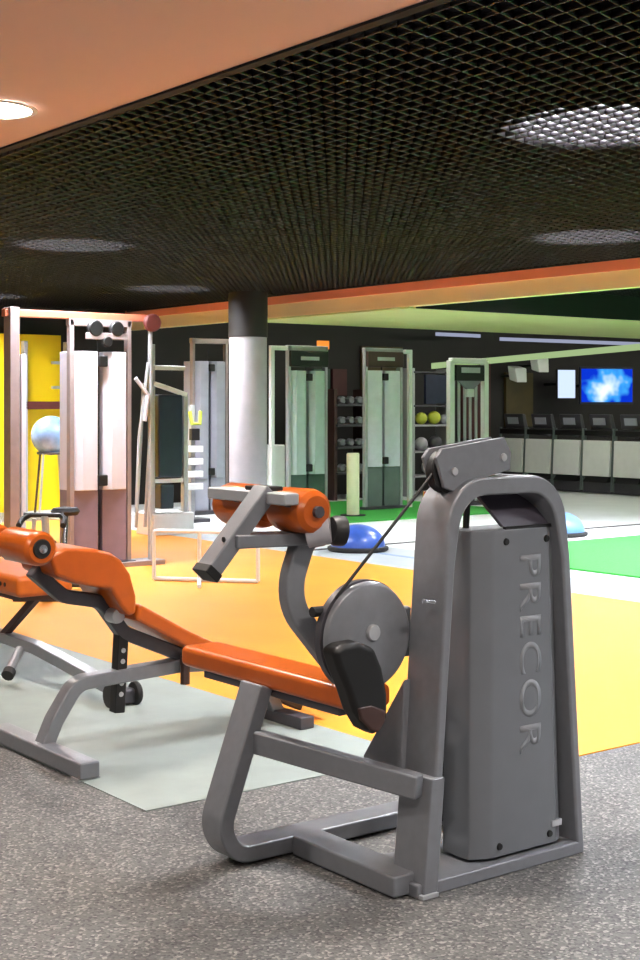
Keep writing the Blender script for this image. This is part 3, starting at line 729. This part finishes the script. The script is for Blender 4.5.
# ball on a legged stand before the yellow wall
q = D(51, 440, 18.4)
t = thing('ball_stand', 'dark legged ball stand in front of the yellow wall', 'stand', (q.x, q.y, 0))
zb = q.z - .20
MB().tube(ring((q.x, q.y, zb + .03), SZ, .17), .018, 8, closed=True).build('ring', 'machine_dark', t)
for k in range(4):
    a = k * math.pi / 2 + .5; e = Vector((math.cos(a), math.sin(a), 0))
    MB().tube([Vector((q.x, q.y, zb + .03)) + e * .17, Vector((q.x, q.y, 0.018)) + e * .26], .016, 8).build('leg', 'brown_frame' if k % 2 else 'steel_light', t)
r = .26
o = MB().lathe([(r * math.sin(a), r - r * math.cos(a)) for a in [i * math.pi / 16 for i in range(17)]], (q.x, q.y, zb), n=32).build('exercise_ball', 'ball_blue')
tag(o, 'blue and white exercise ball on the legged stand before the yellow wall', 'ball')
# open wall rack behind it
y = 18.1; x0, x1 = X(26, y), X(68, y)
t = thing('wall_rack', 'dark open rack with maroon rail in front of the yellow wall', 'rack', ((x0 + x1) / 2, y, 0))
for q in (x0, x1): MB().box(q - .03, q + .03, y, y + .1, 0, 2.4).build('upright', 'steel_light', t, bevel=.005)
MB().box(x0, x1, y, y + .08, 1.44, 1.55).build('rail', 'maroon', t, bevel=.005)
for z in (2.1, 1.75): MB().box(X(53, y), x1, y, y + .06, z - .02, z + .02).build('rung', 'steel_light', t)

# ================================================================ treadmills and screens
tm0 = None
labs = ['treadmill with white front shield farthest left in the row, beside the pulley housing', 'second treadmill from the left in the row, between pulley housing and white lit panel',
        'third treadmill from the left in the row directly below the white lit panel', 'fourth treadmill from the left directly below the blue television',
        'fifth treadmill from the left at the right edge of the row', 'treadmill partly cut off by the right edge of the view', 'treadmill hidden behind the pulley housing at the left end of the row']
ys = [18.02 - .68 * k for k in range(6)]
for k, y in enumerate(ys):
    x = 18.0
    if tm0 is None:
        t = tm0 = thing('treadmill', labs[0], 'treadmill', (x, y, 0), 'treadmills in a row')
        MB().box(x - .02, x + 1.7, y - .3, y + .3, .02, .20).build('deck', 'machine_dark', t, bevel=.01)
        MB().box(x + .3, x + 1.66, y - .22, y + .22, .2, .215).build('belt', 'black_rubber', t)
        MB().prism([(x - .05, y - .30, .30), (x + .0, y - .30, .30), (x + .03, y - .30, .90), (x - .02, y - .30, .90)], (0, .60, 0)).build('front_shield', 'white_paint', t, bevel=.01)
        MB().prism([(x - .09, y - .26, .20), (x + .2, y - .26, .20), (x + .2, y - .26, .3), (x + .02, y - .26, .3)], (0, .52, 0)).build('motor_hood', 'black_plastic', t, bevel=.01)
        for s in (-1, 1):
            MB().sweep([(x + .0, y + s * .318, .05), (x + .06, y + s * .318, 1.1)], .03, .05, SY).build('upright', 'smoked_grey', t, bevel=.006)
            MB().tube([(x + .12, y + s * .3, 1.02), (x + .6, y + s * .3, .95)], .022, 8).build('handrail', 'machine_dark', t)
        MB().box(x + .02, x + .16, y - .31, y + .31, .98, 1.07).build('crossbar', 'black_plastic', t, bevel=.01)
        c = MB().prism([(x + .1, y - .24, 1.09), (x + .2, y - .24, 1.09), (x + .12, y - .24, 1.34), (x + .05, y - .24, 1.34)], (0, .48, 0)).build('console', 'machine_dark', t, bevel=.015)
        MB().prism([(x + .052, y - .13, 1.16), (x + .068, y - .13, 1.16), (x + .048, y - .13, 1.28), (x + .03, y - .13, 1.28)], (0, .26, 0)).build('badge', 'violet_grey', c)
    else: dup(tm0, (x, y, 0), labs[k])
tm0.rotation_euler = (0, 0, 0)

q = D(607, 385.5, 26.2)
ang = -YAW + math.radians(17)
tv = thing('tv', 'wall television showing a bright blue picture above the treadmills', 'television', q)
def slab(name, m, parent, w, h, dpt, off, bevel=0.0):
    mb = MB(); c, s = math.cos(ang), math.sin(ang)
    mb.box(-w / 2, w / 2, off, off + dpt, -h / 2, h / 2)
    mb.v = [Vector((v.x * c - v.y * s, v.x * s + v.y * c, v.z)) + q for v in mb.v]
    return mb.build(name, m, parent, bevel=bevel)
slab('casing', 'navy_panel', tv, 1.11, .70, .06, 0, .01)
slab('screen', 'tv_picture', tv, 1.06, .62, .008, -.006)
MB().tube([q + Vector((0, .06, 0)), Vector((q.x, 18.495, q.z))], .03, 8).build('wall_mount', 'black_plastic', tv)
q = D(566.5, 384, 26.0)
lb = thing('light_box', 'small white lit panel left of the blue television', 'display', q)
slab('casing', 'wall_dark', lb, .39, .56, .06, 0, .01); slab('screen', 'screen_white', lb, .35, .52, .008, -.006)
MB().tube([q + Vector((0, .06, 0)), Vector((q.x, 18.495, q.z))], .03, 8).build('wall_mount', 'black_plastic', lb)
for px, py, l in ((519, 376, 'white wall speaker tilted down left of the lit panel'), (541, 366, 'pale wall speaker mounted high just left of the lit panel')):
    q = D(px, py, 25.4)
    sp = thing('wall_speaker', l, 'speaker', q)
    MB().prism([q + Vector(v) for v in ((-.13, -.08, -.12), (.13, -.08, -.12), (.15, -.05, .14), (-.15, -.05, .14))], (0, .2, .05)).build('cabinet', 'white_paint', sp, bevel=.02)
    MB().tube([q + Vector((0, .1, .02)), Vector((q.x, 18.48, q.z))], .025, 8).build('bracket', 'black_plastic', sp)

# ================================================================ light, camera, view
w = bpy.data.worlds.new('room_light'); sc.world = w; w.use_nodes = True
bg = w.node_tree.nodes['Background']; bg.inputs['Color'].default_value = (1, .96, .92, 1); bg.inputs['Strength'].default_value = .3

cam = bpy.data.cameras.new('camera'); co = bpy.data.objects.new('camera', cam); COL.objects.link(co)
co.location = (0, 0, EYE); co.rotation_euler = (math.pi / 2, 0, -YAW)
cam.sensor_fit = 'HORIZONTAL'; cam.sensor_width = 36; cam.lens = 36 * FPX / 640
cam.shift_x = 0; cam.shift_y = -(480 - HY) / 640
cam.clip_start = .05; cam.clip_end = 200
sc.camera = co
vs = sc.view_settings; vs.view_transform = 'Standard'; vs.look = 'None'; vs.gamma = 1; vs.use_curve_mapping = False; vs.exposure = 0.12
